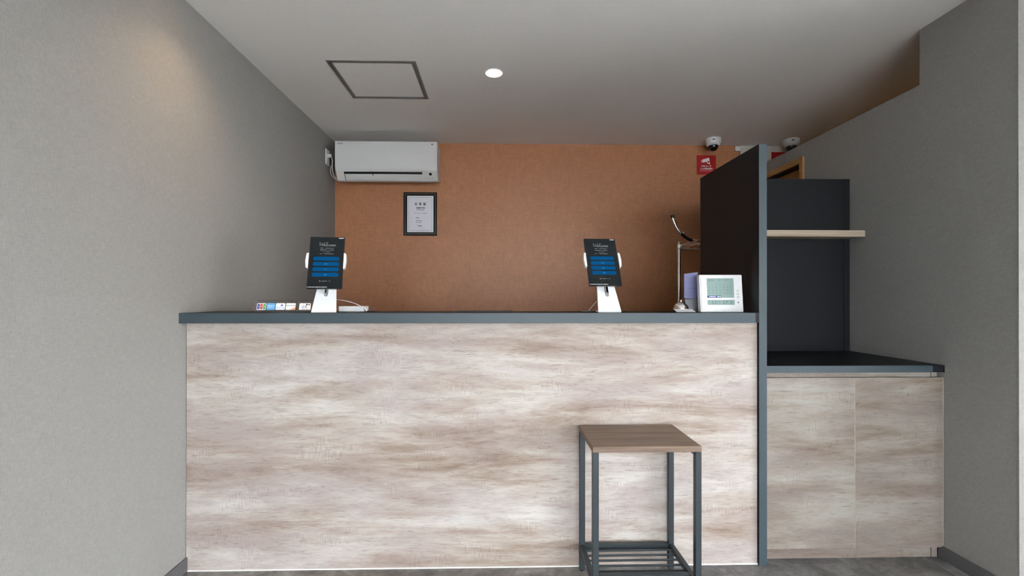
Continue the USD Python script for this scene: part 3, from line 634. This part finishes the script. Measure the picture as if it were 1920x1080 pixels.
# card logo stands: tilted clear acrylic with stickers
def logo_stand(x0, x1, h, label):
    t = thing('logo_stand', label, 'sign stand', ((x0 + x1) / 2, 2.075, ZC))
    uy = np.array([0, .28, 1.0]); uy /= np.linalg.norm(uy); o = np.array([x0, 2.066, ZC])
    part(t, 'plate', place(extr(sbox(0, .0005, x1 - x0, h), -.003, 0), o, (1, 0, 0), uy), 'clear')
    part(t, 'foot', B(x0, x1, 2.069, 2.12, ZC, ZC + .0025), 'clear')
    return t, o, uy
def sticker(t, o, uy, x, w, z, h, m_): 
    poly = rrect(w, h, .0035, x + w / 2, z + h / 2)
    return part(t, 'logo_card', place(extr(poly, .0001, .0006), o, (1, 0, 0), uy), m_)
def on(t, o, uy, nm, poly, m_, d=.0006): part(t, nm, place(extr(poly, d, d + .0003), o, (1, 0, 0), uy), m_)
def txt(t, o, uy, s, h, cx, y, m_): part(t, 'lettering', place(text2d(s, h, cx=cx, y=y).apply_translation((0, 0, .0006)), o, (1, 0, 0), uy), m_)
t, o, uy = logo_stand(-1.062, -.8822, .0545, 'wide clear stand with four card logos on the counter')
zz, hh = .0105, .0300
a = sticker(t, o, uy, .0090, .0400, zz, hh, 'white_print')
for k, (ch, cc) in enumerate((('J', 'print_blue'), ('C', 'print_red'), ('B', 'print_green'))):
    on(a, o, uy, 'stripe', rrect(.0105, .024, .003, .0165 + k * .0125, zz + hh / 2), cc)
    part(a, 'lettering', place(text2d(ch, .006, cx=.0165 + k * .0125, y=zz + .012).apply_translation((0, 0, .0009)), o, (1, 0, 0), uy), 'white_print')
b = sticker(t, o, uy, .0525, .0355, zz, hh, 'sky_blue'); txt(b, o, uy, 'AMERICAN', .0042, .0702, zz + .0165, 'white_print'); txt(b, o, uy, 'EXPRESS', .0042, .0702, zz + .009, 'white_print')
c_ = sticker(t, o, uy, .0910, .0405, zz, hh, 'white_print'); on(c_, o, uy, 'emblem', Point(.1170, zz + .0205).buffer(.0045).difference(sbox(.1165, zz, .1175, zz + hh)), 'print_blue'); on(c_, o, uy, 'emblem', sbox(.101, zz + .017, .110, zz + .0195), 'pale_blue'); txt(c_, o, uy, 'Diners Club', .0048, .1112, zz + .0075, 'sky_blue')
d = sticker(t, o, uy, .1345, .0420, zz, hh, 'white_print'); txt(d, o, uy, 'DISCOVER', .0058, .1555, zz + .0165, 'black_print'); on(d, o, uy, 'corner', Polygon([(.152, zz + .001), (.1755, zz + .001), (.1755, zz + .0125)]), 'orange')
t, o, uy = logo_stand(-.8752, -.8158, .0535, 'small square clear stand with one card logo beside the tablet stand')
e = sticker(t, o, uy, .0055, .0500, zz, hh, 'white_print'); txt(e, o, uy, 'JCB', .0095, .027, zz + .0095, 'black_print'); on(e, o, uy, 'emblem', unary_union([Point(.0385, zz + .0235).buffer(.0035), sbox(.034, zz + .0205, .0385, zz + .0265)]), 'black_print'); on(e, o, uy, 'emblem', Point(.0475, zz + .0235).buffer(.003), 'black_print'); on(e, o, uy, 'corner', Polygon([(.0545, zz + .030 - .001), (.0545, zz + .016), (.0508, zz + .0285)]), 'orange')
part(e, 'lettering', place(extr(dashes(random.Random(2), .030, .003, .026, zz + .003, .9), .0006, .0009), o, (1, 0, 0), uy), 'grey_print')

# white flat box, clear sheet and cable behind the left tablet
bx = thing('flat_box', 'flat white plastic box behind the left tablet stand', 'box', (-.66, 2.2, ZC))
part(bx, 'body', B(-.725, -.611, 2.150, 2.226, ZC, ZC + .0235, .002), 'white_plastic')
part(bx, 'lid', B(-.7255, -.6105, 2.1495, 2.2265, ZC + .0175, ZC + .0240, .0015), 'white_plastic')
tr = thing('acrylic_tray', 'clear acrylic tray beside the flat white box', 'tray', (-.565, 2.2, ZC))
part(tr, 'tray_base', B(-.608, -.560, 2.152, 2.225, ZC, ZC + .003), 'clear'); part(tr, 'tray_front', B(-.608, -.560, 2.150, 2.153, ZC, ZC + .023), 'clear')
cbm = thing('charging_cable', 'thin white cable arching from the left tablet stand to its plug', 'cable', (-.65, 2.13, ZC))
part(cbm, 'cord', tube([(-.745, 2.150, 1.143), (-.700, 2.134, 1.139), (-.65, 2.128, 1.127), (-.615, 2.122, 1.112), (-.597, 2.118, 1.102)], .0014, 8), 'white_plastic')
part(cbm, 'plug', tube([(-.600, 2.118, 1.106), (-.592, 2.116, 1.098), (-.586, 2.114, 1.0925)], .0042, 10), 'white_plastic')
part(cbm, 'plug_tip', tube([(-.586, 2.114, 1.0925), (-.570, 2.112, 1.0905)], .0024, 8), 'black_plastic')
cb2 = thing('tablet_cable', 'thin pale cable hanging from the right tablet stand to a black plug', 'cable', (.42, 2.13, ZC))
part(cb2, 'cord', tube([(.452, 2.145, 1.135), (.438, 2.148, 1.118), (.425, 2.15, 1.103), (.416, 2.15, 1.0915)], .0012, 8), 'white_plastic')
part(cb2, 'plug', B(.380, .448, 2.143, 2.157, ZC, ZC + .0045, .001), 'black_plastic')
solo('desk_pad', B(-.186, .067, 2.10, 2.21, ZC + .0002, ZC + .004, .001), 'rubber', 'thin dark grey pad lying between the two tablets', 'pad')

# bell, card, leaflet holder, weather clock
BX, BY = .8465, 2.155
bl = thing('service_bell', 'chrome dome service bell on a black base', 'bell', (BX, BY, ZC))
part(bl, 'base', lathe([(0, 0), (.040, 0), (.040, .004), (.035, .0095), (0, .0095)], (BX, BY, ZC + .0002)), 'black_plastic', smooth=40)
part(bl, 'dome', lathe([(.0345, .011), (.0348, .014), (.0325, .025), (.027, .034), (.018, .041), (.008, .0445), (0, .045), (0, .043), (.017, .039), (.031, .024), (.033, .011), (.0345, .011)], (BX, BY, ZC)), 'chrome', 'polished chrome dome', smooth=60)
part(bl, 'plunger', lathe([(0, .044), (.0025, .044), (.0025, .049), (.005, .050), (.005, .0525), (0, .053)], (BX, BY, ZC), 20), 'chrome')
cd = thing('price_card', 'small white card lying in front of the service bell', 'card', (.815, 2.05, ZC))
part(cd, 'card', place(extr(rrect(.085, .040, .001), 0, .0012), (.829, 2.070, ZC + .0065), (1, 0, 0), (0, .96, .28)), 'white_plastic')
part(cd, 'stand', B(.788, .870, 2.052, 2.088, ZC, ZC + .0012), 'clear')
lh = thing('leaflet_holder', 'clear acrylic holder of lavender leaflets beside the clock', 'leaflet holder', (.88, 2.16, ZC))
hx0, hx1 = .856, .9250
part(lh, 'front_pocket', B(hx0, hx1, 2.130, 2.1325, ZC + .0025, ZC + .062), 'clear')
part(lh, 'back_plate', B(hx0, hx1, 2.1555, 2.158, ZC + .0025, ZC + .150), 'clear')
part(lh, 'base', B(hx0, hx1, 2.130, 2.190, ZC, ZC + .0025), 'clear')
for sx in (hx0, hx1 - .002): part(lh, 'side_wall', B(sx, sx + .002, 2.1325, 2.1555, ZC + .0025, ZC + .062), 'clear')
lf = solo('leaflet', extr(Polygon([(hx0 + .0025, ZC + .058), (hx1 - .0025, ZC + .058), (hx1 - .0025, ZC + .182), (hx0 + .0025, ZC + .174)]), 2.1470, 2.1550, 'xz'), 'lavender', 'lavender leaflets standing upright in the clear holder', 'leaflet')
solo('note_card', extr(sbox(hx0 + .0025, ZC + .003, hx1 - .0025, ZC + .056), 2.1470, 2.1552, 'xz'), 'grey_print', 'grey lower card behind the clear pocket under the lavender leaflet', 'card')
part(lf, 'print_line', extr(sbox(hx0 + .02, ZC + .107, hx1 - .012, ZC + .1085), 2.1464, 2.1470, 'xz'), 'lavender_dark')

ck = thing('weather_clock', 'white desk clock with two green display windows', 'clock', (1.0, 2.08, ZC))
kx0, kz, kw, kh = .9016, ZC, .1925, .1660
ku = np.array([0, .10, 1.0]); ku /= np.linalg.norm(ku); ko = np.array([kx0, 2.070, kz + .0012])
K = lambda poly, a, b: place(extr(poly, a, b), ko, (1, 0, 0), ku)
part(ck, 'body', K(rrect(kw, kh, .003, kw / 2, kh / 2), -.026, 0), 'white_plastic')
part(ck, 'bezel', K(rrect(kw - .012, kh - .012, .003, kw / 2, kh / 2).difference(unary_union([sbox(.0315, .063, .1535, .1505), sbox(.0315, .031, .1545, .0530)])), 0, .0025), 'white_plastic')
l1 = part(ck, 'main_display', K(sbox(.031, .0625, .154, .151), 0, .0004), 'lcd', 'green calendar display')
l2 = part(ck, 'lower_display', K(sbox(.031, .0305, .155, .0535), 0, .0004), 'lcd', 'green lower display')
digs = [text2d('2021', .008, x=.038, y=.138), text2d('2', .008, x=.086, y=.138), text2d('17', .008, x=.112, y=.138)]
n_ = 1
for r_ in range(4):
    for q_ in range(7):
        if r_ == 0 and q_ < 2: continue
        digs.append(text2d(str(n_), .0055, cx=.043 + q_ * .0165, y=.119 - r_ * .0125)); n_ += 1
part(l1, 'digits', place(cat(digs).apply_translation((0, 0, .0004)), ko, (1, 0, 0), ku), 'lcd_ink')
part(l1, 'blue_label', K(sbox(.032, .0633, .096, .0725), .0004, .0008), 'blue_ink')
part(l1, 'label_print', K(dashes(random.Random(8), .056, .0040, .064, .0660, .95), .0008, .001), 'white_print')
part(l2, 'digits', place(cat([text2d('12', .0140, x=.050, y=.0350), text2d('17', .0140, x=.100, y=.0350), text2d('2', .0140, x=.134, y=.0350)]).apply_translation((0, 0, .0004)), ko, (1, 0, 0), ku), 'lcd_ink')
part(l2, 'divider', K(sbox(.0855, .033, .0863, .051), .0004, .0007), 'lcd_ink')
for q, z in enumerate((.094, .080, .066, .042)):
    part(ck, 'key', K(Point(.170, z).buffer(.0045).difference(Point(.170, z).buffer(.003)) if q < 3 else Point(.170, z).buffer(.004), .0025, .0034), 'grey_print' if q == 3 else 'lcd')

# ------------------------------------------------------------------ chrome wire rack behind the counter
rk = thing('wire_rack', 'chrome wire shelving rack with a raised curved arm behind the counter', 'rack', (1.48, 3.35, 0))
RX0, RX1, RY0, RY1 = 1.2433, 1.72, 2.76, 3.20
for x in (RX0, RX1):
    for y in (RY0, RY1):
        ps = part(rk, 'post', rod((x, y, .02), (x, y, 1.525), .0115, 16), 'chrome')
        part(ps, 'post_cap', lathe([(0, 0), (.0115, 0), (.013, .003), (.010, .010), (.004, .015), (0, .016)], (x, y, 1.524), 16), 'chrome')
        part(ps, 'collar', lathe([(.0116, 0), (.017, .002), (.015, .026), (.0116, .028), (.0116, 0)], (x, y, 1.488), 16), 'chrome')
        part(ps, 'foot', lathe([(0, 0), (.018, 0), (.018, .008), (.008, .02), (0, .02)], (x, y, 0), 16), 'black_plastic')
def wire_shelf(z):
    e = []
    for y in (RY0, RY1):
        for dz in (0, .026): e.append(rod((RX0 + .012, y, z + dz - .026), (RX1 - .012, y, z + dz - .026), .0036, 8))
        n = 14; zz_ = [(RX0 + .014 + (RX1 - RX0 - .028) * k / (2 * n), y, z - .026 * (k % 2)) for k in range(2 * n + 1)]
        e.append(tube(zz_, .0027, 6, smooth=False))
    for x in (RX0, RX1):
        for dz in (0, .026): e.append(rod((x, RY0 + .012, z + dz - .026), (x, RY1 - .012, z + dz - .026), .0036, 8))
    for k in range(1, 16):
        x = RX0 + (RX1 - RX0) * k / 16; e.append(rod((x, RY0, z + .004), (x, RY1, z + .004), .0024, 6))
    return cat(e)
for z in (1.510, .95, .40): part(rk, 'wire_shelf', wire_shelf(z), 'chrome')
arm = [(1.1250, 3.0, 1.668), (1.1310, 3.0, 1.646), (1.1520, 3.0, 1.600), (1.1900, 3.0, 1.555), (1.2350, 3.0, 1.526), (1.30, 3.0, 1.516)]
am = part(rk, 'curved_arm', tube(arm, .0090, 14), 'chrome')
part(am, 'end_cap', tube([(1.1225, 3.0, 1.684), (1.1252, 3.0, 1.664)], .0120, 14, smooth=False), 'black_plastic', 'black end cap')
part(am, 'grip', tube([(1.181, 3.0, 1.564), (1.205, 3.0, 1.543), (1.2350, 3.0, 1.526), (1.250, 3.0, 1.521)], .0105, 12), 'black_plastic')
part(am, 'knob', lathe([(0, 0), (.004, 0), (.004, .012), (.008, .014), (.007, .022), (0, .024)], (1.196, 3.0, 1.552), 14), 'chrome')
